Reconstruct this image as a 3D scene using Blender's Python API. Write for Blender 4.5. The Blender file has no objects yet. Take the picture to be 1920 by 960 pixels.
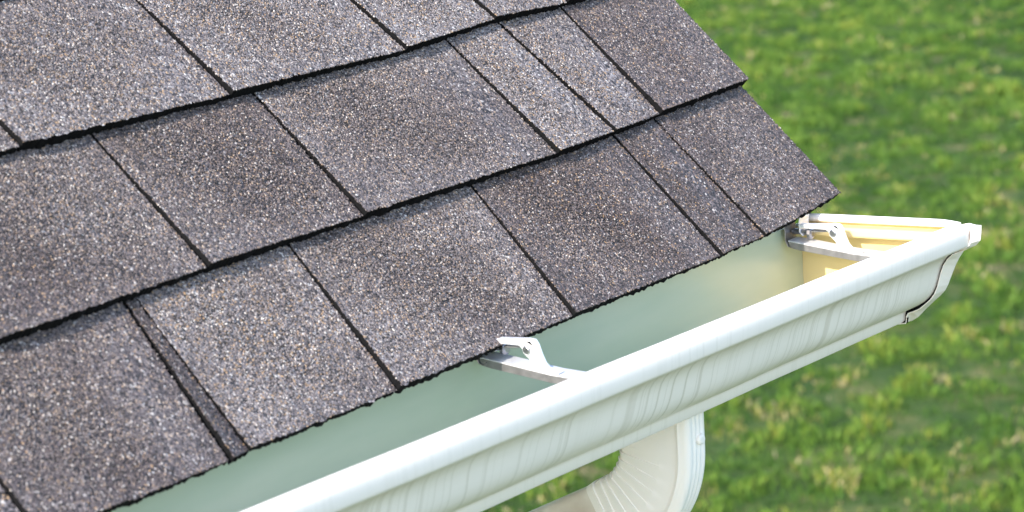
import bpy, math, random
import numpy as np
from mathutils import Matrix, Vector

random.seed(7)
rng = np.random.default_rng(11)
S = bpy.context.scene
COL = S.collection

# ------------------------------------------------------------------ camera
R = math.radians
HEAD, PITCH, ROLL = R(38.2085), R(14.5416), R(-3.5328)
CAM = Vector((-1.69595, -1.00094, 0.47250))
fwd = Vector((math.cos(HEAD) * math.cos(PITCH), math.sin(HEAD) * math.cos(PITCH), -math.sin(PITCH)))
rt = Vector((math.sin(HEAD), -math.cos(HEAD), 0))
up0 = rt.cross(fwd)
rgt = rt * math.cos(ROLL) + up0 * math.sin(ROLL)
upv = up0 * math.cos(ROLL) - rt * math.sin(ROLL)
cd = bpy.data.cameras.new('camera')
cam = bpy.data.objects.new('camera', cd)
COL.objects.link(cam)
cam.matrix_world = Matrix(((rgt.x, upv.x, -fwd.x, CAM.x), (rgt.y, upv.y, -fwd.y, CAM.y),
                           (rgt.z, upv.z, -fwd.z, CAM.z), (0, 0, 0, 1)))
cd.sensor_width = 36
cd.lens = 4801.7 / 1920 * 36
cd.clip_start = 0.05
cd.clip_end = 2000
cd.dof.use_dof = True
cd.dof.focus_distance = 1.86
cd.dof.aperture_fstop = 13.5
S.camera = cam

# ------------------------------------------------------------------ sky, sun, exposure
SUN = Vector((-0.83, -0.03, 0.55)).normalized()          # direction towards the sun
w = bpy.data.worlds.new('World')
S.world = w
w.use_nodes = True
nt = w.node_tree
bg = nt.nodes['Background']
sky = nt.nodes.new('ShaderNodeTexSky')
sky.sky_type = 'NISHITA'
sky.sun_disc = False
sky.sun_elevation = math.asin(SUN.z)
sky.sun_rotation = math.atan2(SUN.x, SUN.y)
nt.links.new(sky.outputs[0], bg.inputs[0])
bg.inputs[1].default_value = 0.15
sl = bpy.data.lights.new('sun', 'SUN')
sl.energy = 2.2
sl.angle = R(0.55)
sl.color = (1.0, 0.93, 0.82)
so = bpy.data.objects.new('sun', sl)
COL.objects.link(so)
so.location = (-4, 1, 6)
so.rotation_euler = (-SUN).to_track_quat('-Z', 'Y').to_euler()
S.view_settings.view_transform = 'Standard'
S.view_settings.look = 'None'
S.view_settings.gamma = 1
S.view_settings.exposure = 1.90

# ------------------------------------------------------------------ materials
def mat(name, rough=0.5, base=(0.5, 0.5, 0.5), metal=0.0, spec=0.5):
    m = bpy.data.materials.new(name)
    m.use_nodes = True
    b = m.node_tree.nodes['Principled BSDF']
    b.inputs['Base Color'].default_value = (*base, 1)
    b.inputs['Roughness'].default_value = rough
    b.inputs['Metallic'].default_value = metal
    b.inputs['Specular IOR Level'].default_value = spec
    return m, m.node_tree, b

def nd(t, kind, **kw):
    n = t.nodes.new(kind)
    for k, v in kw.items():
        setattr(n, k, v)
    return n

def ramp(t, stops, interp='LINEAR'):
    n = t.nodes.new('ShaderNodeValToRGB')
    n.color_ramp.interpolation = interp
    e = n.color_ramp.elements
    while len(e) < len(stops):
        e.new(0.5)
    for el, (p, c) in zip(e, stops):
        el.position = p
        el.color = (*c, 1) if len(c) == 3 else c
    return n

def mixc(t, fac, a, b, blend='MIX'):
    n = t.nodes.new('ShaderNodeMix')
    n.data_type = 'RGBA'
    n.blend_type = blend
    for sock, v in ((n.inputs[0], fac), (n.inputs[6], a), (n.inputs[7], b)):
        if hasattr(v, 'is_linked'):
            t.links.new(v, sock)
        elif isinstance(v, (int, float)):
            sock.default_value = v
        else:
            sock.default_value = (*v, 1)
    return n.outputs[2]

DARKB = [(0.0, (0.0123, 0.0088, 0.0079)), (.24, (0.0440, 0.0317, 0.0299)), (.48, (0.0792, 0.0572, 0.0546)), (.72, (0.1188, 0.0898, 0.0854)),
         (.88, (0.1980, 0.1628, 0.1514)), (.940, (0.2904, 0.1804, 0.0968)), (.972, (0.3960, 0.3520, 0.3256))]
LIGHTB = [(0.0, (0.0211, 0.0176, 0.0167)), (.16, (0.0810, 0.0651, 0.0642)), (.38, (0.1496, 0.1250, 0.1232)), (.63, (0.2200, 0.1892, 0.1848)),
          (.83, (0.3168, 0.2068, 0.1188)), (.905, (0.3344, 0.2992, 0.2860)), (.960, (0.4928, 0.4488, 0.4136))]

def granule_mat(name, from_attr):
    m, t, b = mat(name, 0.62)
    tc = nd(t, 'ShaderNodeTexCoord')
    geo = nd(t, 'ShaderNodeNewGeometry')
    if from_attr:
        at = nd(t, 'ShaderNodeAttribute', attribute_name='rnd')
        rv = at.outputs['Fac']
    else:
        vo = nd(t, 'ShaderNodeTexVoronoi')
        vo.inputs['Scale'].default_value = 620
        t.links.new(geo.outputs['Position'], vo.inputs['Vector'])
        sp = nd(t, 'ShaderNodeSeparateColor')
        t.links.new(vo.outputs['Color'], sp.inputs[0])
        rv = sp.outputs[0]
        bp = nd(t, 'ShaderNodeBump')
        bp.inputs['Strength'].default_value = 0.8
        bp.inputs['Distance'].default_value = 0.0008
        bp.invert = True
        t.links.new(vo.outputs['Distance'], bp.inputs['Height'])
        t.links.new(bp.outputs[0], b.inputs['Normal'])
    rd = ramp(t, DARKB, 'CONSTANT')
    rl = ramp(t, LIGHTB, 'CONSTANT')
    t.links.new(rv, rd.inputs[0])
    t.links.new(rv, rl.inputs[0])
    oi = nd(t, 'ShaderNodeObjectInfo')
    # granule blend drops: soft zones of the dark and the light blend, different on every shingle
    no = nd(t, 'ShaderNodeTexNoise', noise_dimensions='4D')
    no.inputs['Scale'].default_value = 6.5
    no.inputs['Detail'].default_value = 3.0
    no.inputs['Roughness'].default_value = 0.6
    t.links.new(geo.outputs['Position'], no.inputs['Vector'])
    t.links.new(oi.outputs['Random'], no.inputs['W'])
    mp = nd(t, 'ShaderNodeMapRange')
    mp.inputs[1].default_value = 0.32
    mp.inputs[2].default_value = 0.68
    t.links.new(no.outputs[0], mp.inputs[0])
    zone = nd(t, 'ShaderNodeAttribute', attribute_name='zone')
    ad = nd(t, 'ShaderNodeMath', operation='ADD', use_clamp=True)
    t.links.new(mp.outputs[0], ad.inputs[0])
    t.links.new(zone.outputs['Fac'], ad.inputs[1])
    c = mixc(t, ad.outputs[0], rd.outputs[0], rl.outputs[0])
    t.links.new(c, b.inputs['Base Color'])
    return m

M_gran = granule_mat('shingle_granules', True)
M_top = granule_mat('shingle_surface', False)
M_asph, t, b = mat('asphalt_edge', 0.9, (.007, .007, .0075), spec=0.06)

def white_paint():
    m, t, b = mat('white_gutter_paint', 0.38, (.80, .80, .79))
    geo = nd(t, 'ShaderNodeNewGeometry')
    sep = nd(t, 'ShaderNodeSeparateXYZ')
    t.links.new(geo.outputs['Position'], sep.inputs[0])
    # thin run-down dirt streaks: depend on the position along the gutter, wander a little with height
    wob = nd(t, 'ShaderNodeTexNoise')
    wob.inputs['Scale'].default_value = 14
    wob.inputs['Detail'].default_value = 1
    t.links.new(geo.outputs['Position'], wob.inputs['Vector'])
    wm = nd(t, 'ShaderNodeMath', operation='MULTIPLY_ADD')
    wm.inputs[1].default_value = 0.012
    t.links.new(wob.outputs[0], wm.inputs[0])
    t.links.new(sep.outputs[0], wm.inputs[2])
    n1 = nd(t, 'ShaderNodeTexNoise', noise_dimensions='1D')
    n1.inputs['Scale'].default_value = 62
    n1.inputs['Detail'].default_value = 2.5
    n1.inputs['Roughness'].default_value = .65
    t.links.new(wm.outputs[0], n1.inputs['W'])
    band = ramp(t, [(0.0, (0, 0, 0)), (.465, (0, 0, 0)), (.50, (1, 1, 1)), (.535, (0, 0, 0)), (1, (0, 0, 0))])
    t.links.new(n1.outputs[0], band.inputs[0])
    n2 = nd(t, 'ShaderNodeTexNoise', noise_dimensions='1D')
    n2.inputs['Scale'].default_value = 9
    t.links.new(sep.outputs[0], n2.inputs['W'])
    st = nd(t, 'ShaderNodeMapRange')
    st.inputs[1].default_value = .38
    st.inputs[2].default_value = .62
    st.inputs[3].default_value = .10
    st.inputs[4].default_value = .75
    t.links.new(n2.outputs[0], st.inputs[0])
    ym = nd(t, 'ShaderNodeAttribute', attribute_name='streak')
    m1 = nd(t, 'ShaderNodeMath', operation='MULTIPLY')
    t.links.new(band.outputs[0], m1.inputs[0])
    t.links.new(st.outputs[0], m1.inputs[1])
    m2 = nd(t, 'ShaderNodeMath', operation='MULTIPLY')
    t.links.new(m1.outputs[0], m2.inputs[0])
    t.links.new(ym.outputs['Fac'], m2.inputs[1])
    gr = nd(t, 'ShaderNodeTexNoise')
    gr.inputs['Scale'].default_value = 30
    gr.inputs['Detail'].default_value = 5
    t.links.new(geo.outputs['Position'], gr.inputs['Vector'])
    base = mixc(t, gr.outputs[0], (.93, .835, .77), (.90, .805, .74))
    c = mixc(t, m2.outputs[0], base, (.60, .52, .43))
    ga = nd(t, 'ShaderNodeAttribute', attribute_name='grime')
    g1 = nd(t, 'ShaderNodeTexNoise')
    g1.inputs['Scale'].default_value = 22
    t.links.new(geo.outputs['Position'], g1.inputs['Vector'])
    g2 = nd(t, 'ShaderNodeMath', operation='MULTIPLY')
    t.links.new(ga.outputs['Fac'], g2.inputs[0])
    t.links.new(g1.outputs[0], g2.inputs[1])
    c = mixc(t, g2.outputs[0], c, (.56, .46, .34))
    t.links.new(c, b.inputs['Base Color'])
    return m

M_white = white_paint()

def noisy(name, a, bcol, scale, rough, metal=0.0, spec=.5, bump=0.0, stretch=(1, 1, 1)):
    m, t, b = mat(name, rough, a, metal, spec)
    tc = nd(t, 'ShaderNodeNewGeometry')
    mp = nd(t, 'ShaderNodeMapping')
    mp.inputs['Scale'].default_value = stretch
    t.links.new(tc.outputs['Position'], mp.inputs[0])
    n = nd(t, 'ShaderNodeTexNoise')
    n.inputs['Scale'].default_value = scale
    n.inputs['Detail'].default_value = 4
    t.links.new(mp.outputs[0], n.inputs['Vector'])
    r = ramp(t, [(.3, a), (.7, bcol)])
    t.links.new(n.outputs[0], r.inputs[0])
    t.links.new(r.outputs[0], b.inputs['Base Color'])
    if bump:
        bp = nd(t, 'ShaderNodeBump')
        bp.inputs['Strength'].default_value = bump
        bp.inputs['Distance'].default_value = .001
        t.links.new(n.outputs[0], bp.inputs['Height'])
        t.links.new(bp.outputs[0], b.inputs['Normal'])
    return m

M_sage = noisy('sage_inner_coating', (.34, .425, .315), (.49, .525, .415), 5, .22, stretch=(.8, 4, 4))  # paler stretched patches: soft reflections and stains put into the colour
M_cream = noisy('cream_inner_coating', (.70, .51, .18), (.74, .58, .29), 14, .4)
M_zinc = noisy('galvanised_steel', (.84, .83, .83), (.72, .72, .74), 60, .36, metal=.45)
M_zinc_dark = noisy('dark_reflection_steel', (.20, .19, .19), (.36, .34, .34), 90, .38, metal=.7)  # darker copy of the galvanised steel, dark reflections put into its colour
M_rivet = noisy('rivet_steel', (.30, .29, .31), (.42, .41, .43), 200, .35, metal=1)
M_pipe = noisy('white_downspout_paint', (.90, .84, .785), (.87, .81, .755), 20, .42)
M_dirty = noisy('weathered_pipe_paint', (.55, .45, .36), (.74, .67, .59), 35, .6)
M_wood = noisy('painted_board', (.70, .70, .68), (.64, .64, .62), 20, .5)
M_wall = noisy('painted_siding', (.55, .55, .52), (.50, .50, .48), 6, .6)
M_deck = noisy('roof_deck_wood', (.20, .15, .10), (.28, .21, .14), 12, .8)

# ------------------------------------------------------------------ mesh helpers
def link(name, verts, faces, mats, parent=None, midx=None, smooth=False):
    me = bpy.data.meshes.new(name)
    me.from_pydata([tuple(v) for v in verts], [], faces)
    for m in (mats if isinstance(mats, (list, tuple)) else [mats]):
        me.materials.append(m)
    if midx is not None:
        me.polygons.foreach_set('material_index', midx)
    if smooth:
        me.polygons.foreach_set('use_smooth', [True] * len(me.polygons))
    me.update()
    o = bpy.data.objects.new(name, me)
    COL.objects.link(o)
    if parent is not None:
        o.parent = parent
    return o

def empty(name, label, cat, group=None):
    o = bpy.data.objects.new(name, None)
    COL.objects.link(o)
    o['label'] = label
    o['category'] = cat
    if group:
        o['group'] = group
    return o

def fix_normals(o):
    import bmesh
    bm = bmesh.new()
    bm.from_mesh(o.data)
    bmesh.ops.recalc_face_normals(bm, faces=bm.faces)
    bm.to_mesh(o.data)
    bm.free()

def bevel(o, wdt, seg=2, ang=40):
    md = o.modifiers.new('bevel', 'BEVEL')
    md.width = wdt
    md.segments = seg
    md.limit_method = 'ANGLE'
    md.angle_limit = R(ang)

def box(name, lo, hi, m, parent=None, bev=0):
    x0, y0, z0 = lo
    x1, y1, z1 = hi
    v = [(x0, y0, z0), (x1, y0, z0), (x1, y1, z0), (x0, y1, z0), (x0, y0, z1), (x1, y0, z1), (x1, y1, z1), (x0, y1, z1)]
    f = [(3, 2, 1, 0), (4, 5, 6, 7), (0, 1, 5, 4), (1, 2, 6, 5), (2, 3, 7, 6), (3, 0, 4, 7)]
    o = link(name, v, f, m, parent)
    if bev:
        bevel(o, bev)
    return o

def vnoise(x, y, seed=0):
    """smooth 2-D value noise on numpy arrays, 0..1"""
    xi, yi = np.floor(x).astype(np.int64), np.floor(y).astype(np.int64)
    fx, fy = x - xi, y - yi
    fx, fy = fx * fx * (3 - 2 * fx), fy * fy * (3 - 2 * fy)
    def h(a, b_):
        n = (a * 374761393 + b_ * 668265263 + seed * 1442695041) & 0xFFFFFFFF
        n = ((n ^ (n >> 13)) * 1274126177) & 0xFFFFFFFF
        return ((n ^ (n >> 16)) & 0xFFFF) / 65535.0
    return (h(xi, yi) * (1 - fx) + h(xi + 1, yi) * fx) * (1 - fy) + (h(xi, yi + 1) * (1 - fx) + h(xi + 1, yi + 1) * fx) * fy

# ------------------------------------------------------------------ ground and lawn
GZ = -3.0
def ground_mat():
    m, t, b = mat('lawn_soil', 0.95, (.08, .1, .04), spec=.1)
    geo = nd(t, 'ShaderNodeNewGeometry')
    n1 = nd(t, 'ShaderNodeTexNoise')
    n1.inputs['Scale'].default_value = 2.6
    n1.inputs['Detail'].default_value = 5
    n1.inputs['Roughness'].default_value = .62
    t.links.new(geo.outputs['Position'], n1.inputs['Vector'])
    r1 = ramp(t, [(.30, (.018, .034, .010)), (.48, (.040, .070, .018)), (.62, (.09, .10, .035)), (.74, (.17, .14, .08))])
    t.links.new(n1.outputs[0], r1.inputs[0])
    t.links.new(r1.outputs[0], b.inputs['Base Color'])
    return m
g = link('lawn_ground', [(-400, -400, GZ), (400, -400, GZ), (400, 400, GZ), (-400, 400, GZ)], [(0, 1, 2, 3)], ground_mat())
g['kind'] = 'structure'

def grass_mat():
    m, t, b = mat('grass_blades', .55, (.06, .12, .02), spec=.25)
    at = nd(t, 'ShaderNodeAttribute', attribute_name='tone')
    r = ramp(t, [(0.0, (.006, .026, .006)), (.30, (.052, .122, .017)), (.58, (.135, .220, .030)), (.80, (.25, .25, .042)),
                 (.90, (.40, .34, .13)), (1.0, (.42, .34, .23))])
    t.links.new(at.outputs['Fac'], r.inputs[0])
    t.links.new(r.outputs[0], b.inputs['Base Color'])
    tr = nd(t, 'ShaderNodeBsdfTranslucent')
    t.links.new(r.outputs[0], tr.inputs[0])
    mx = nd(t, 'ShaderNodeMixShader')
    mx.inputs[0].default_value = .35
    out = t.nodes['Material Output']
    t.links.new(b.outputs[0], mx.inputs[1])
    t.links.new(tr.outputs[0], mx.inputs[2])
    t.links.new(mx.outputs[0], out.inputs[0])
    return m

def make_grass(N=640000):
    # a wedge of lawn beyond the gable end of the house
    ang = HEAD + R(-20) + rng.random(N) * R(36)
    d = np.sqrt(6.5 ** 2 + rng.random(N) * (26.0 ** 2 - 6.5 ** 2))
    x = CAM.x + d * np.cos(ang)
    y = CAM.y + d * np.sin(ang)
    # blades gather in tufts
    cl = vnoise(x * 7, y * 7, 1) * .5 + vnoise(x * 12, y * 12, 2) * .3 + vnoise(x * 26, y * 26, 9) * .2
    big = vnoise(x * 1.1, y * 1.1, 3) * .6 + vnoise(x * 2.7, y * 2.7, 4) * .4
    keep = cl + (rng.random(N) - .5) * .35 > .30
    x, y, cl, big, d = x[keep], y[keep], cl[keep], big[keep], d[keep]
    n = len(x)
    h = .012 + .075 * np.clip((cl - .30) * 1.9, 0, 1) ** 1.3 * (.5 + .6 * rng.random(n))
    wd = (.0014 + .0016 * rng.random(n)) * (1 + d / 14)
    a = rng.random(n) * 2 * np.pi
    lean = h * (.15 + .55 * rng.random(n))
    la = rng.random(n) * 2 * np.pi
    V = np.zeros((n, 4, 3))
    cx, sx = np.cos(a) * wd, np.sin(a) * wd
    V[:, 0] = np.stack([x - cx, y - sx, np.full(n, GZ - .003)], 1)
    V[:, 1] = np.stack([x + cx, y + sx, np.full(n, GZ - .003)], 1)
    mx_, my_ = x + np.cos(la) * lean * .35, y + np.sin(la) * lean * .35
    V[:, 2] = np.stack([mx_ + cx * .8, my_ + sx * .8, GZ + h * .65], 1)
    V[:, 3] = np.stack([x + np.cos(la) * lean, y + np.sin(la) * lean, GZ + h], 1)
    straw = vnoise(x * 4.1 + 40, y * 4.1, 5) * .4 + vnoise(x * 13, y * 13, 6) * .6
    tone = -.14 + .95 * cl + .28 * (big - .5) + (rng.random(n) - .5) * .22
    tone = np.where(straw + (rng.random(n) - .5) * .30 > .80, .70 + .30 * rng.random(n), tone)
    tone = np.clip(tone, 0, 1)
    me = bpy.data.meshes.new('grass')
    me.vertices.add(n * 4)
    me.vertices.foreach_set('co', V.reshape(-1))
    base = (np.arange(n) * 4)[:, None]
    tri = np.concatenate([base + np.array([[0, 1, 2]]), base + np.array([[0, 2, 3]])], 1).reshape(-1)
    me.loops.add(n * 6)
    me.loops.foreach_set('vertex_index', tri.astype(np.int32))
    me.polygons.add(n * 2)
    me.polygons.foreach_set('loop_start', (np.arange(n * 2) * 3).astype(np.int32))
    me.polygons.foreach_set('loop_total', np.full(n * 2, 3, np.int32))
    at = me.attributes.new('tone', 'FLOAT', 'POINT')
    at.data.foreach_set('value', np.repeat(tone, 4).astype(np.float32))
    me.materials.append(grass_mat())
    me.update(calc_edges=True)
    o = bpy.data.objects.new('grass', me)
    COL.objects.link(o)
    o['label'] = 'tufted green lawn grass with yellowed patches beyond the roof'
    o['category'] = 'grass'
    o['kind'] = 'stuff'
make_grass()

# ------------------------------------------------------------------ roof
TH = R(44.58)
UPS = np.array([0, math.cos(TH), math.sin(TH)])
NRM = np.array([0, -math.sin(TH), math.cos(TH)])
H0 = -0.0065                                             # deck datum below the fitted shingle plane
def rp(u, v, h):
    return np.array([u, 0, 0]) + UPS * v + NRM * (h + H0)

roof = empty('shingle_roof', 'steep grey asphalt shingle roof corner above the white gutter', 'roof')
UL, VT = -1.75, 0.93
dk = link('roof_deck', [rp(u, v, h) for h in (-.016, -.0015) for (u, v) in ((UL, .012), (-.006, .012), (-.006, VT), (UL, VT))],
          [(3, 2, 1, 0), (4, 5, 6, 7), (0, 1, 5, 4), (1, 2, 6, 5), (2, 3, 7, 6), (3, 0, 4, 7)], M_asph, roof)

def jag(n, amp):
    a = rng.normal(0, 1, n) * amp
    a += np.repeat(rng.normal(0, 1, n // 4 + 1), 4)[:n] * amp * .9
    a[0] = a[-1] = 0
    return a

def chip_mesh(name, P, r, Rn, rnd, zone, parent):
    """many small angular granules as one mesh: P centres, r sizes"""
    n = len(P)
    q = rng.normal(size=(n, 4))
    q /= np.linalg.norm(q, axis=1)[:, None]
    a, b_, c, d = q.T
    Rm = np.stack([1 - 2 * (c * c + d * d), 2 * (b_ * c - a * d), 2 * (b_ * d + a * c),
                   2 * (b_ * c + a * d), 1 - 2 * (b_ * b_ + d * d), 2 * (c * d - a * b_),
                   2 * (b_ * d - a * c), 2 * (c * d + a * b_), 1 - 2 * (b_ * b_ + c * c)], 1).reshape(n, 3, 3)
    octa = np.array([[1, 0, 0], [-1, 0, 0], [0, 1, 0], [0, -1, 0], [0, 0, 1], [0, 0, -1]], float)
    o = octa[None] * (r[:, None] * (.7 + .6 * rng.random((n, 6))))[:, :, None]
    V = np.einsum('nij,nkj->nki', Rm, o)
    V -= (V @ NRM)[:, :, None] * NRM * .42               # flattened against the mat
    V += P[:, None, :]
    F = np.array([[0, 2, 4], [2, 1, 4], [1, 3, 4], [3, 0, 4], [2, 0, 5], [1, 2, 5], [3, 1, 5], [0, 3, 5]])
    tri = ((np.arange(n) * 6)[:, None, None] + F[None]).reshape(-1)
    me = bpy.data.meshes.new(name)
    me.vertices.add(n * 6)
    me.vertices.foreach_set('co', V.reshape(-1))
    me.loops.add(n * 24)
    me.loops.foreach_set('vertex_index', tri.astype(np.int32))
    me.polygons.add(n * 8)
    me.polygons.foreach_set('loop_start', (np.arange(n * 8) * 3).astype(np.int32))
    me.polygons.foreach_set('loop_total', np.full(n * 8, 3, np.int32))
    for nm, val in (('rnd', rnd), ('zone', zone)):
        at = me.attributes.new(nm, 'FLOAT', 'POINT')
        at.data.foreach_set('value', np.repeat(val, 6).astype(np.float32))
    me.materials.append(M_gran)
    me.update(calc_edges=True)
    ob = bpy.data.objects.new(name, me)
    COL.objects.link(ob)
    ob.parent = parent
    ob['kind'] = 'stuff'
    return ob

def shingle(bl, br, tr, tl, hl, hr, granules=True, tone=0.0, label=None, htop=.0006):
    """one tab: corners (u, v) bottom-left, bottom-right, top-right, top-left; butt heights at its left and right"""
    nb, ns = 96, 64
    pts = []
    def edge(a, b_, ha, hb, n, amp, nrm):
        s = np.linspace(0, 1, n)
        j = jag(n, amp)
        sag = np.sin(s * np.pi) * random.uniform(-.0008, .0008)
        for k in range(n - 1):
            u = a[0] + (b_[0] - a[0]) * s[k] + nrm[0] * (j[k] + sag[k])
            v = a[1] + (b_[1] - a[1]) * s[k] + nrm[1] * (j[k] + sag[k])
            pts.append((u, v, ha + (hb - ha) * s[k]))
    edge(bl, br, hl, hr, nb, .00042, (0, 1))
    edge(br, tr, hr, htop, ns, .00028, (1, 0))
    edge(tr, tl, htop, htop, 6, 0, (0, 1))
    edge(tl, bl, htop, hl, ns, .00028, (1, 0))
    n = len(pts)
    verts = [rp(*p) for p in pts] + [rp(u, v, -.0010) for (u, v, h) in pts]
    faces = [tuple(range(n))] + [((k + 1) % n, k, n + k, n + (k + 1) % n) for k in range(n)]
    o = link('shingle', verts, faces, [M_top, M_asph], roof, [0] + [1] * n)
    at = o.data.attributes.new('zone', 'FLOAT', 'POINT')
    at.data.foreach_set('value', np.full(2 * n, tone * 1.6, np.float32))
    if label:
        o['label'] = label
    if granules:
        w_ = abs(br[0] - bl[0])
        l_ = abs(tl[1] - bl[1])
        cnt = int(w_ * l_ / (.00116 ** 2))
        s, tt = rng.random(cnt), rng.random(cnt)
        # an extra row right at the butt and at both sides so that the edges look gritty
        ne = int((w_ + .6 * l_) / .0011)
        s = np.concatenate([s, rng.random(ne)])
        tt = np.concatenate([tt, np.abs(rng.normal(0, .004, ne))])
        ns_ = int(l_ / .0016)
        s = np.concatenate([s, np.abs(rng.normal(0, .0006, ns_)) / w_ - .0004 / w_, 1 - np.abs(rng.normal(0, .0006, ns_)) / w_ + .0004 / w_])
        tt = np.concatenate([tt, rng.random(ns_), rng.random(ns_)])
        U = (bl[0] * (1 - s) + br[0] * s) * (1 - tt) + (tl[0] * (1 - s) + tr[0] * s) * tt
        V_ = (bl[1] * (1 - s) + br[1] * s) * (1 - tt) + (tl[1] * (1 - s) + tr[1] * s) * tt
        Hh = (hl * (1 - s) + hr * s) * (1 - tt) + htop * tt
        P = np.stack([U, np.zeros_like(U), np.zeros_like(U)], 1) + V_[:, None] * UPS + (Hh + H0 - .0001)[:, None] * NRM
        r = rng.uniform(.00050, .00100, len(P))
        chip_mesh('granules', P, r, None, rng.random(len(P)), np.full(len(P), tone * 1.6), o)
    return o

# measured joints: (u at the top, v at the top, u at the butt, v at the butt, gap, height of the tab right of it)
J = [(-.8432, .1150, -.8431, .0010, .0024, .0074), (-.6876, .1150, -.6978, -.0014, .0029, .0070), (-.6774, .1150, -.6807, .0001, .0016, .0058),
     (-.5419, .1150, -.5466, -.0020, .0020, .0079), (-.3568, .1150, -.3626, -.0033, .0020, .0079), (-.1853, .1150, -.1812, -.0056, .0036, .0062),
     (-.1289, .1150, -.1192, -.0048, .0014, .0055), (-.0030, .1160, .0009, .0030, 0, 0)]
K = [(-.8010, .2310, -.7960, .1170, .0022, .0077), (-.6243, .2310, -.6195, .1185, .0022, .0079), (-.4783, .2290, -.4739, .1168, .0020, .0079),
     (-.2722, .2290, -.2636, .1138, .0020, .0079), (-.2063, .2290, -.1897, .1157, .0034, .0062), (-.1298, .2300, -.1263, .1178, .0023, .0067),
     (.0004, .2320, -.0006, .1201, 0, 0)]
L = [(-.8560, .3460, -.8500, .2360, .0022, .0077), (-.6960, .3460, -.6849, .2354, .0022, .0079), (-.5175, .3460, -.5039, .2318, .0022, .0079),
     (-.3480, .3460, -.3256, .2295, .0020, .0079), (-.2400, .3460, -.2167, .2350, .0017, .0074), (-.1400, .3460, -.1269, .2327, .0017, .0070),
     (.0010, .3460, -.0010, .2340, 0, 0)]
TONES = {('J', 0): -.12, ('J', 1): -.55, ('J', 2): .12, ('J', 3): .02, ('J', 4): -.22, ('J', 5): -.42, ('J', 6): -.28,
         ('K', 0): -.12, ('K', 1): -.15, ('K', 2): .05, ('K', 3): .22, ('K', 4): .08, ('K', 5): -.25,
         ('L', 0): .1, ('L', 1): .15, ('L', 2): .32, ('L', 3): .35, ('L', 4): .25, ('L', 5): 0}

def course(name, jo):
    for i in range(len(jo) - 1):
        a, c = jo[i], jo[i + 1]
        ga, gc = a[4] / 2, c[4] / 2
        ext = .028
        hl = a[5]
        if name != 'J':
            hl += .0040
        hr = max(.0034, hl - .0034)
        if i == len(jo) - 2:
            hr = hl - .0010
        lab = None
        if (name, i) == ('J', 1):
            lab = 'narrow dark shingle strip sunk between two wide tabs at the eave'
        du_a = (a[0] - a[2]) / (a[1] - a[3]) * ext
        du_c = (c[0] - c[2]) / (c[1] - c[3]) * ext
        shingle((a[2] + ga, a[3]), (c[2] - gc, c[3]), (c[0] - gc + du_c, c[1] + ext), (a[0] + ga + du_a, a[1] + ext),
                hl, hr, True, TONES.get((name, i), 0), lab)
course('J', J)
course('K', K)
course('L', L)
# the same roof goes on outside the picture, to the left and up the slope
for ci in range(8):
    v0 = [.0005, .117, .2345, .346, .461, .576, .691, .806][ci]
    u1 = {0: J[0][2], 1: K[0][2], 2: L[0][2]}.get(ci, 0.0)
    u = u1
    while u > UL + .02:
        wdt = random.choice((.11, .16, .19, .13, .2))
        ul = max(UL, u - wdt)
        shingle((ul + .001, v0), (u - .001, v0), (u - .001, v0 + .142), (ul + .001, v0 + .142), .0062, .0034, False, random.uniform(-.3, .3))
        u = ul
# boards under the eave
box('fascia_board', (UL, .0420, -.108), (-.034, .058, .018), M_wood, roof)
box('soffit_board', (UL, .0585, -.108), (-.034, .270, -.098), M_wood, roof)
# rake board follows the gable edge
rk = [rp(u, v, h) for u in (-.030, -.012) for (v, h) in ((.085, -.017), (VT, -.017), (VT, -.12), (.12, -.10))]
link('rake_board', rk, [(0, 1, 2, 3), (7, 6, 5, 4), (0, 4, 5, 1), (1, 5, 6, 2), (2, 6, 7, 3), (3, 7, 4, 0)], M_wood, roof)

wall = box('house_wall', (UL, .2705, GZ), (-.34, .62, -.0985), M_wall)
wall['label'] = 'pale painted house wall set back under the roof eave'
wall['category'] = 'wall'

# ------------------------------------------------------------------ gutter
XE = -.0299
TY, TZ = -.0104, -.0301
XL = -1.72
def gt(x, y, z):
    return (x, y + TY * (x - XE), z + TZ * (x - XE))

OUT = [(-.1128, -.0150), (-.1124, -.0080), (-.1128, -.0056), (-.1140, -.0050), (-.1200, -.0055), (-.1268, -.0062), (-.1280, -.0067),
       (-.1286, -.0078), (-.1288, -.0092), (-.1286, -.0184), (-.1274, -.0204), (-.1230, -.0228), (-.1170, -.0256), (-.1125, -.0283),
       (-.1090, -.0318), (-.1062, -.0362), (-.1042, -.0418), (-.1027, -.0475), (-.1010, -.0530), (-.0985, -.0584), (-.0950, -.0630),
       (-.0905, -.0671), (-.0855, -.0705), (-.0800, -.0731), (-.0764, -.0745), (-.0752, -.0756), (-.0746, -.0780), (-.0738, -.0836),
       (-.0725, -.0853), (-.0690, -.0858), (.0160, -.0858), (.0195, -.0845), (.0208, -.0815), (.0212, -.0600), (.0214, -.0180)]
def offset(path, d):
    res = []
    n = len(path)
    for i in range(n):
        a = path[max(0, i - 1)]
        c = path[min(n - 1, i + 1)]
        tx, tz = c[0] - a[0], c[1] - a[1]
        l = math.hypot(tx, tz)
        res.append((path[i][0] - tz / l * d, path[i][1] + tx / l * d))
    return res
INN = offset(OUT, .0009)
if INN[15][0] < OUT[15][0]:
    INN = offset(OUT, -.0009)
gutter = empty('rain_gutter', 'white ogee front rain gutter with pale green inside along the eave', 'gutter')
loop = OUT + INN[::-1]
nP = len(loop)
nO = len(OUT)
xs = np.linspace(XL, XE - .0015, 60)
verts, faces, mi, streak = [], [], [], []
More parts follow.
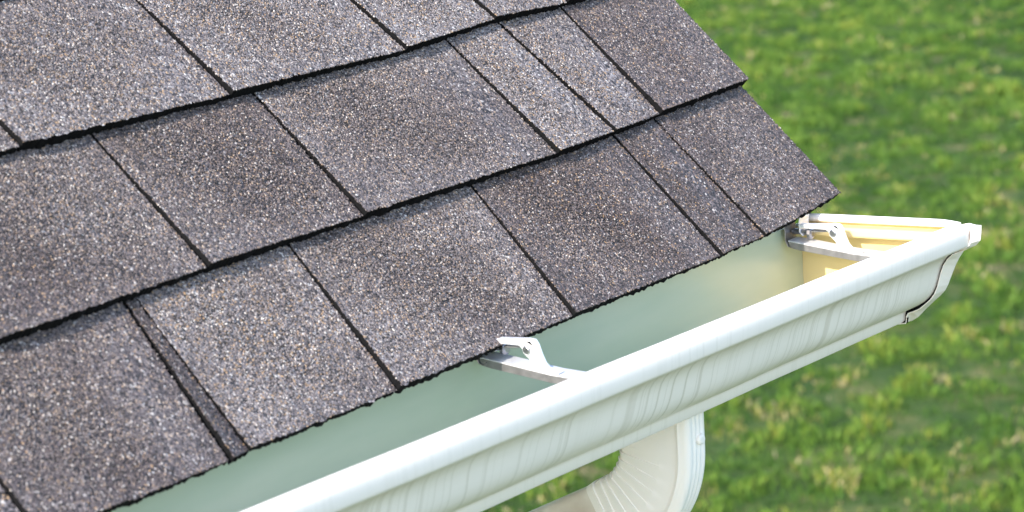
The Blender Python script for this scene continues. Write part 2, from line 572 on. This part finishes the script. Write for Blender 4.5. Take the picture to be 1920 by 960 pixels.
for x in xs:
    wv = .0005 * math.sin(x * 23) + .0004 * math.sin(x * 51 + 1)
    for k, (y, z) in enumerate(loop):
        verts.append(gt(x, y + (wv if -.11 < y < -.08 else wv * .4), z))
        kk = k if k < nO else nP - 1 - k
        streak.append(.25 if 25 <= kk <= 28 and k < nO else 1.0 if 12 <= kk < 25 and k < nO else (.25 if 7 <= kk < 12 and k < nO else 0.0))
for i in range(len(xs) - 1):
    for k in range(nP):
        k2 = (k + 1) % nP
        faces.append((i * nP + k, i * nP + k2, (i + 1) * nP + k2, (i + 1) * nP + k))
        mi.append(1 if nO <= k < nP - 13 else 0)
faces.append(tuple(range(nP))[::-1])
mi.append(0)
faces.append(tuple((len(xs) - 1) * nP + k for k in range(nP)))
mi.append(0)
tro = link('trough', verts, faces, [M_white, M_sage], gutter, mi, True)
fix_normals(tro)
grime = []
for x in xs:
    for k in range(nP):
        grime.append({11: .25, 12: .5, 13: .45, 14: .2, 24: .3, 25: .4}.get(k, 0.0))
at = tro.data.attributes.new('grime', 'FLOAT', 'POINT')
at.data.foreach_set('value', np.array(grime, np.float32))
at = tro.data.attributes.new('streak', 'FLOAT', 'POINT')
at.data.foreach_set('value', np.array(streak, np.float32))
es = tro.modifiers.new('split', 'EDGE_SPLIT')
es.split_angle = R(42)

# end cap: stamped plate with a ledge under its rolled rim, and a loose flange round the front
def prism_x(name, poly, x0, x1, m, parent, shear=True):
    n = len(poly)
    v = [gt(x, y, z) for x in (x0, x1) for (y, z) in poly]
    f = [tuple(range(n))[::-1], tuple(range(n, 2 * n))] + [(k, (k + 1) % n, n + (k + 1) % n, n + k) for k in range(n)]
    o = link(name, v, f, m, parent)
    fix_normals(o)
    return o

cap = prism_x('end_cap', [(.0222, -.0150), (-.1135, -.0085)] + [p for p in offset(OUT, .0004)[8:33]] + [(.0216, -.05)], XE - .0004, XE + .0010, [M_cream], gutter)
def rimz(y):
    return -.0137 + (.0222 - y) / .139 * .0082
ledge = prism_x('stamped_ledge', [(.0195, rimz(.0195) - .005), (-.1085, rimz(-.1085) - .005), (-.1085, rimz(-.1085) - .0125), (.0195, rimz(.0195) - .0125)],
                XE - .0125, XE - .0006, [M_cream], cap)
bevel(ledge, .002, 3)
# rolled rim
rv, rf = [], []
NS, NR = 26, 14
for i in range(NS):
    s = i / (NS - 1)
    y = .0215 + (-.1190 - .0215) * s
    rr = .0033 * (1 - .55 * max(0, (s - .88) / .12) ** 1.5) * (1 - .4 * max(0, (.05 - s) / .05))
    for k in range(NR):
        a = 2 * math.pi * k / NR
        rv.append(gt(XE - .0030 + rr * math.cos(a), y, rimz(y) + .0005 + rr * .95 * math.sin(a)))
for i in range(NS - 1):
    for k in range(NR):
        rf.append((i * NR + k, i * NR + (k + 1) % NR, (i + 1) * NR + (k + 1) % NR, (i + 1) * NR + k))
rf += [tuple(range(NR)), tuple((NS - 1) * NR + k for k in range(NR))[::-1]]
rim = link('rolled_rim', rv, rf, M_white, cap, None, True)
fix_normals(rim)

def strip(name, A, B, xa, xb, thick, m, parent):
    """bent sheet strip between profile A at x=xa and profile B at x=xb"""
    n = len(A)
    A2, B2 = offset(A, thick), offset(B, thick)
    v = [gt(xa, *p) for p in A] + [gt(xb, *p) for p in B] + [gt(xa, *p) for p in A2] + [gt(xb, *p) for p in B2]
    f = []
    for k in range(n - 1):
        f += [(k, k + 1, n + k + 1, n + k), (2 * n + k + 1, 2 * n + k, 3 * n + k, 3 * n + k + 1),
              (k + 1, k, 2 * n + k, 2 * n + k + 1), (n + k, n + k + 1, 3 * n + k + 1, 3 * n + k)]
    f += [(0, n, 3 * n, 2 * n), (n - 1, 2 * n + n - 1, 3 * n + n - 1, n + n - 1)]
    o = link(name, v, f, m, parent, None, False)
    fix_normals(o)
    return o

FB = [(-.1190, -.0264), (-.1150, -.0325), (-.1121, -.0379), (-.1098, -.0434), (-.1075, -.0489), (-.1055, -.0540), (-.1028, -.0591),
      (-.0985, -.0640), (-.0935, -.0686), (-.0890, -.0730), (-.0851, -.0768), (-.0795, -.0830), (-.0740, -.0868), (-.0678, -.0892), (-.0595, -.0905)]
FA = [(-.1165, -.0268), (-.1120, -.0312), (-.1088, -.0362), (-.1066, -.0420), (-.1050, -.0478), (-.1034, -.0535), (-.1008, -.0592),
      (-.0972, -.0642), (-.0925, -.0686), (-.0872, -.0720), (-.0815, -.0748), (-.0778, -.0764), (-.0765, -.0790), (-.0757, -.0845), (-.0600, -.0880)]
FA = [(y - .0004, z - .0004) for (y, z) in FA[:9]] + [(y - .0005, z - .0013) for (y, z) in FA[9:]]
def gap_strip():  # black strip put in to darken the gap between gutter and flange
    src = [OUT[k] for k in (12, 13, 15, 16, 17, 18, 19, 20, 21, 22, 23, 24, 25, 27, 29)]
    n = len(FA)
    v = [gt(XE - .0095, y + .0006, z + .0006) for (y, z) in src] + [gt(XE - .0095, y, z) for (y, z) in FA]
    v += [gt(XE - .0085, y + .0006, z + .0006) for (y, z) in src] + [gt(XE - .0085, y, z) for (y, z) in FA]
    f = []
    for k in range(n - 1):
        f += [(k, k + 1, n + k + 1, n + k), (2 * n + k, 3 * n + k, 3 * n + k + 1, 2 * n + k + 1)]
    o = link('flange_gap_strip', v, f, M_asph, gutter)
gap_strip()
fl = strip('end_cap_flange', FA, FB, XE - .0115, XE + .0012, .0007, M_white, gutter)
TB = [(-.1240, -.0046), (-.1296, -.0054), (-.1340, -.0052), (-.1337, -.0110), (-.1330, -.0169), (-.1290, -.0212), (-.1235, -.0242)]
TA = [(-.1260, -.0044), (-.1294, -.0058), (-.1312, -.0088), (-.1309, -.0130), (-.1300, -.0175), (-.1283, -.0204), (-.1240, -.0232)]
strip('end_cap_lip_flange', TA, TB, XE - .0085, XE + .0016, .0007, M_white, gutter)
prism_x('end_cap_skin', [p for p in TB] + FB + [(.0222, -.0900), (.0226, -.0140), (-.118, -.0060)], XE + .0013, XE + .0021, [M_white], gutter)

# ------------------------------------------------------------------ hangers
def ribbon(path, hw, th, close=True):
    """flat strap along a (y, z) path, width 2*hw in x"""
    off = offset(path, th)
    poly = path + off[::-1]
    return poly

def make_hanger(xc, label):
    root = empty('gutter_hanger', label, 'gutter hanger', 'hidden hangers across the gutter')
    root.location = gt(xc, 0, 0)
    def part(name, poly, x0, x1, m=M_zinc, bev=.0004, parent=root):
        n = len(poly)
        v = [(x, y, z) for x in (x0, x1) for (y, z) in poly]
        f = [tuple(range(n))[::-1], tuple(range(n, 2 * n))] + [(k, (k + 1) % n, n + (k + 1) % n, n + k) for k in range(n)]
        o = link(name, v, f, m, parent)
        fix_normals(o)
        bevel(o, bev, 2, 35)
        return o
    # channel bar under the lip: a top plate and a turned-down edge each side
    bar = [(.0135, -.0262), (.004, -.0268), (-.045, -.0300), (-.070, -.0300), (-.104, -.0245), (-.116, -.0200)]
    part('channel_bar', ribbon(bar, 0, -.0010), -.0075, .0075)
    for s in (-1, 1):
        x = s * .0075
        edge = bar[:4] + [(-.070, -.0345), (-.045, -.0352), (.004, -.0322), (.012, -.0312)]
        part('channel_edge', edge, min(x, x - s * .0010) - s * .0003, max(x, x - s * .0010) - s * .0003, M_zinc_dark)
    # back plate curled at top and bottom
    bp_ = [(.0150, -.0105), (.0160, -.0130), (.0150, -.0200), (.0152, -.0255), (.0130, -.0295), (.0095, -.0300), (.0075, -.0280)]
    part('back_plate', ribbon(bp_, 0, .0010), -.0080, .0080, M_zinc_dark)
    wing = [(.0052, -.0075), (.0060, -.0110), (.0056, -.0190), (.0030, -.0215)]
    part('screw_plate', ribbon(wing, 0, .0010), -.0020, .0120)
    # screw
    sv, sf = [], []
    for i, (yy, rr) in enumerate(((.014, .0022), (-.001, .0022), (-.001, .0048), (-.0035, .0046), (-.0045, .0028))):
        for k in range(10):
            a = 2 * math.pi * k / 10
            sv.append((.001 + rr * math.cos(a), yy, -.0195 + rr * math.sin(a)))
    for i in range(4):
        for k in range(10):
            sf.append((i * 10 + k, i * 10 + (k + 1) % 10, i * 10 + 10 + (k + 1) % 10, i * 10 + 10 + k))
    sf += [tuple(range(10)), tuple(range(49, 39, -1))]
    fix_normals(link('screw', sv, sf, M_rivet, root, None, False))
    # upper arm, bent into the strut that comes down on the bar
    arm_side = [(.0040, -.0115), (-.0255, -.0092), (-.0300, -.0098), (-.0318, -.0130), (-.0335, -.0185), (-.0365, -.0240), (-.0400, -.0272),
                (-.0500, -.0288), (-.0500, -.0306), (-.0345, -.0300), (-.0318, -.0275), (-.0280, -.0215), (-.0234, -.0180), (-.0224, -.0150),
                (-.0200, -.0133), (.0040, -.0146)]
    part('strut_cheek', arm_side, -.0068, -.0056)
    part('strut_top', ribbon([(.0040, -.0126), (-.0060, -.0118), (-.0255, -.0096), (-.0300, -.0098), (-.0318, -.0125), (-.0341, -.0190), (-.0368, -.0243),
                              (-.0400, -.0273), (-.0510, -.0287)], 0, -.0009), -.0070, -.0005)
    tongue = [(.0040, -.0190), (-.0080, -.0178), (-.0220, -.0160)]
    part('spring_tongue', ribbon(tongue, 0, -.0016), -.0020, .0040, M_zinc_dark)
    rv_, rf_ = [], []
    for i, (xx, rr) in enumerate(((-.0060, .0030), (-.0079, .0029), (-.0085, .0021))):
        for k in range(12):
            a = 2 * math.pi * k / 12
            rv_.append((xx, -.0268 + rr * math.cos(a), -.0152 + rr * math.sin(a)))
    for i in range(2):
        for k in range(12):
            rf_.append((i * 12 + k, i * 12 + (k + 1) % 12, i * 12 + 12 + (k + 1) % 12, i * 12 + 12 + k))
    rf_ += [tuple(range(24, 36))]
    fix_normals(link('rivet', rv_, rf_, M_rivet, root))
    return root

make_hanger(-.055, 'metal gutter hanger near the gutter end cap, partly in sun')
make_hanger(-.4365, 'metal gutter hanger midway along the gutter, half hidden under the shingles')

# ------------------------------------------------------------------ downspout
ds = empty('downspout', 'white downspout with crimped elbow hanging below the gutter', 'downspout')
XA, XB = -.3165, -.2915
Y0, Y1 = .0010, -.0580
ZS = -.110
def section(a, bw, rc=.006, flute=0.0):
    """rounded rectangle: depth a (inner + to outer -), width bw in x; returns (d, x)"""
    pts = []
    hx, hd = bw / 2, a / 2
    for (sx, sd, a0) in ((1, 1, 0), (-1, 1, 90), (-1, -1, 180), (1, -1, 270)):
        for k in range(5):
            an = R(a0 + k * 22.5)
            pts.append((sd * (hd - rc) + rc * math.sin(an), sx * (hx - rc) + rc * math.cos(an)))
        if (sx, sd) == (-1, 1):                         # the side towards -x, lightly fluted near its outer edge
            m_ = 40
            for k in range(1, m_):
                d = (hd - rc) - (2 * (hd - rc)) * k / m_
                fl_ = -flute * .5 * (1 - math.cos(2 * math.pi * (d + hd) / .0052)) if d < -hd * .60 else 0
                pts.append((d, -hx - fl_ * -1))
        if (sx, sd) == (-1, -1):                        # the outer face, fluted
            m_ = 24
            for k in range(1, m_):
                x = -(hx - rc) + 2 * (hx - rc) * k / m_
                pts.append((-hd + flute * .5 * (1 - math.cos(2 * math.pi * k / m_ * 3)), x))
    return pts
A_, B_ = Y0 - Y1, XB - XA
xc, yc = (XA + XB) / 2, (Y0 + Y1) / 2
SEC = section(A_, B_, .005, .0012)
nS = len(SEC)
def sweep(name, stations, m, parent, cap=True):
    """stations: (centre y, centre z, angle, scale function)"""
    v, f = [], []
    for (y, z, an, sc) in stations:
        ca, sa = math.cos(an), math.sin(an)
        for (d, x) in SEC:
            dd, xx = sc(d, x)
            v.append((xc + xx, y + dd * ca, z + dd * sa))
    for i in range(len(stations) - 1):
        for k in range(nS):
            f.append((i * nS + k, i * nS + (k + 1) % nS, (i + 1) * nS + (k + 1) % nS, (i + 1) * nS + k))
    if cap:
        f += [tuple(range(nS)), tuple((len(stations) - 1) * nS + k for k in range(nS))]
    o = link(name, v, f, m, parent, None, True)
    fix_normals(o)
    e = o.modifiers.new('split', 'EDGE_SPLIT')
    e.split_angle = R(38)
    return o
ident = lambda d, x: (d, x)
sweep('outlet_tube', [(yc, -.0800, 0, lambda d, x: (d * .97, x * .95)), (yc, -.1150, 0, lambda d, x: (d * .97, x * .95))], M_pipe, ds)
RIN = .034
cy, cz = Y0 + RIN, ZS                                   # bend centre
BEND = R(62)
stn = [(yc, -.0835, 0, ident), (yc, -.1000, 0, ident), (yc, ZS + .0008, 0, ident)]
NC = 7
for i in range(NC):
    for fr in (0.02, .35, .7, .98):
        an = BEND * (i + fr) / NC
        grow = .0012 * (1 - fr)                         # each crimp slips inside the one before it
        def sc(d, x, g=grow):
            k = min(1, max(0, (d + A_ * .28) / (A_ * .6)))
            return d + (g - .0005) * k * (1 if d > 0 else .3), x * (1 + (g - .0005) * 2 * k / B_)
        rad = RIN + A_ / 2
        stn.append((cy - rad * math.cos(an), cz - rad * math.sin(an), an, sc))
rad = RIN + A_ / 2
for i in range(2):
    for fr in (0.02, .5, .98):
        q_ = .008 * (i + fr)
        def sc(d, x, g=.0012 * (1 - fr)):
            k = min(1, max(0, (d + A_ * .28) / (A_ * .6)))
            return d + (g - .0005) * k * (1 if d > 0 else .3), x * (1 + (g - .0005) * 2 * k / B_)
        stn.append((cy - rad * math.cos(BEND) + q_ * math.sin(BEND), cz - rad * math.sin(BEND) - q_ * math.cos(BEND), BEND, sc))
elbow = sweep('elbow', stn, M_pipe, ds)
an = BEND
rad = RIN + A_ / 2
ey, ez = cy - rad * math.cos(an) + .016 * math.sin(an), cz - rad * math.sin(an) - .016 * math.cos(an)
dy, dz = math.sin(an), -math.cos(an)
shr = lambda d, x: (d * .955, x * .93)
LEN = .185
sweep('offset_pipe', [(ey - dy * .004, ez - dz * .004, an, shr), (ey + dy * .1, ez + dz * .1, an, shr), (ey + dy * LEN, ez + dz * LEN, an, shr)], M_dirty, ds)
py, pz = ey + dy * LEN, ez + dz * LEN
sweep('wall_pipe', [(py + .012, pz + .03, 0, ident), (py + .012, pz - .5, 0, ident), (py + .012, GZ + .02, 0, ident)], M_pipe, ds)
sv, sf = [], []
for (dd, rr) in ((0.001, .0042), (-.0012, .0040), (-.0022, .0026)):
    for k in range(12):
        a = 2 * math.pi * k / 12
        sv.append((xc + .0035 + rr * math.cos(a), Y1 + dd, -.1020 + rr * math.sin(a)))
for i in range(2):
    for k in range(12):
        sf.append((i * 12 + k, i * 12 + (k + 1) % 12, i * 12 + 12 + (k + 1) % 12, i * 12 + 12 + k))
sf.append(tuple(range(24, 36)))
fix_normals(link('screw_head', sv, sf, M_pipe, ds))
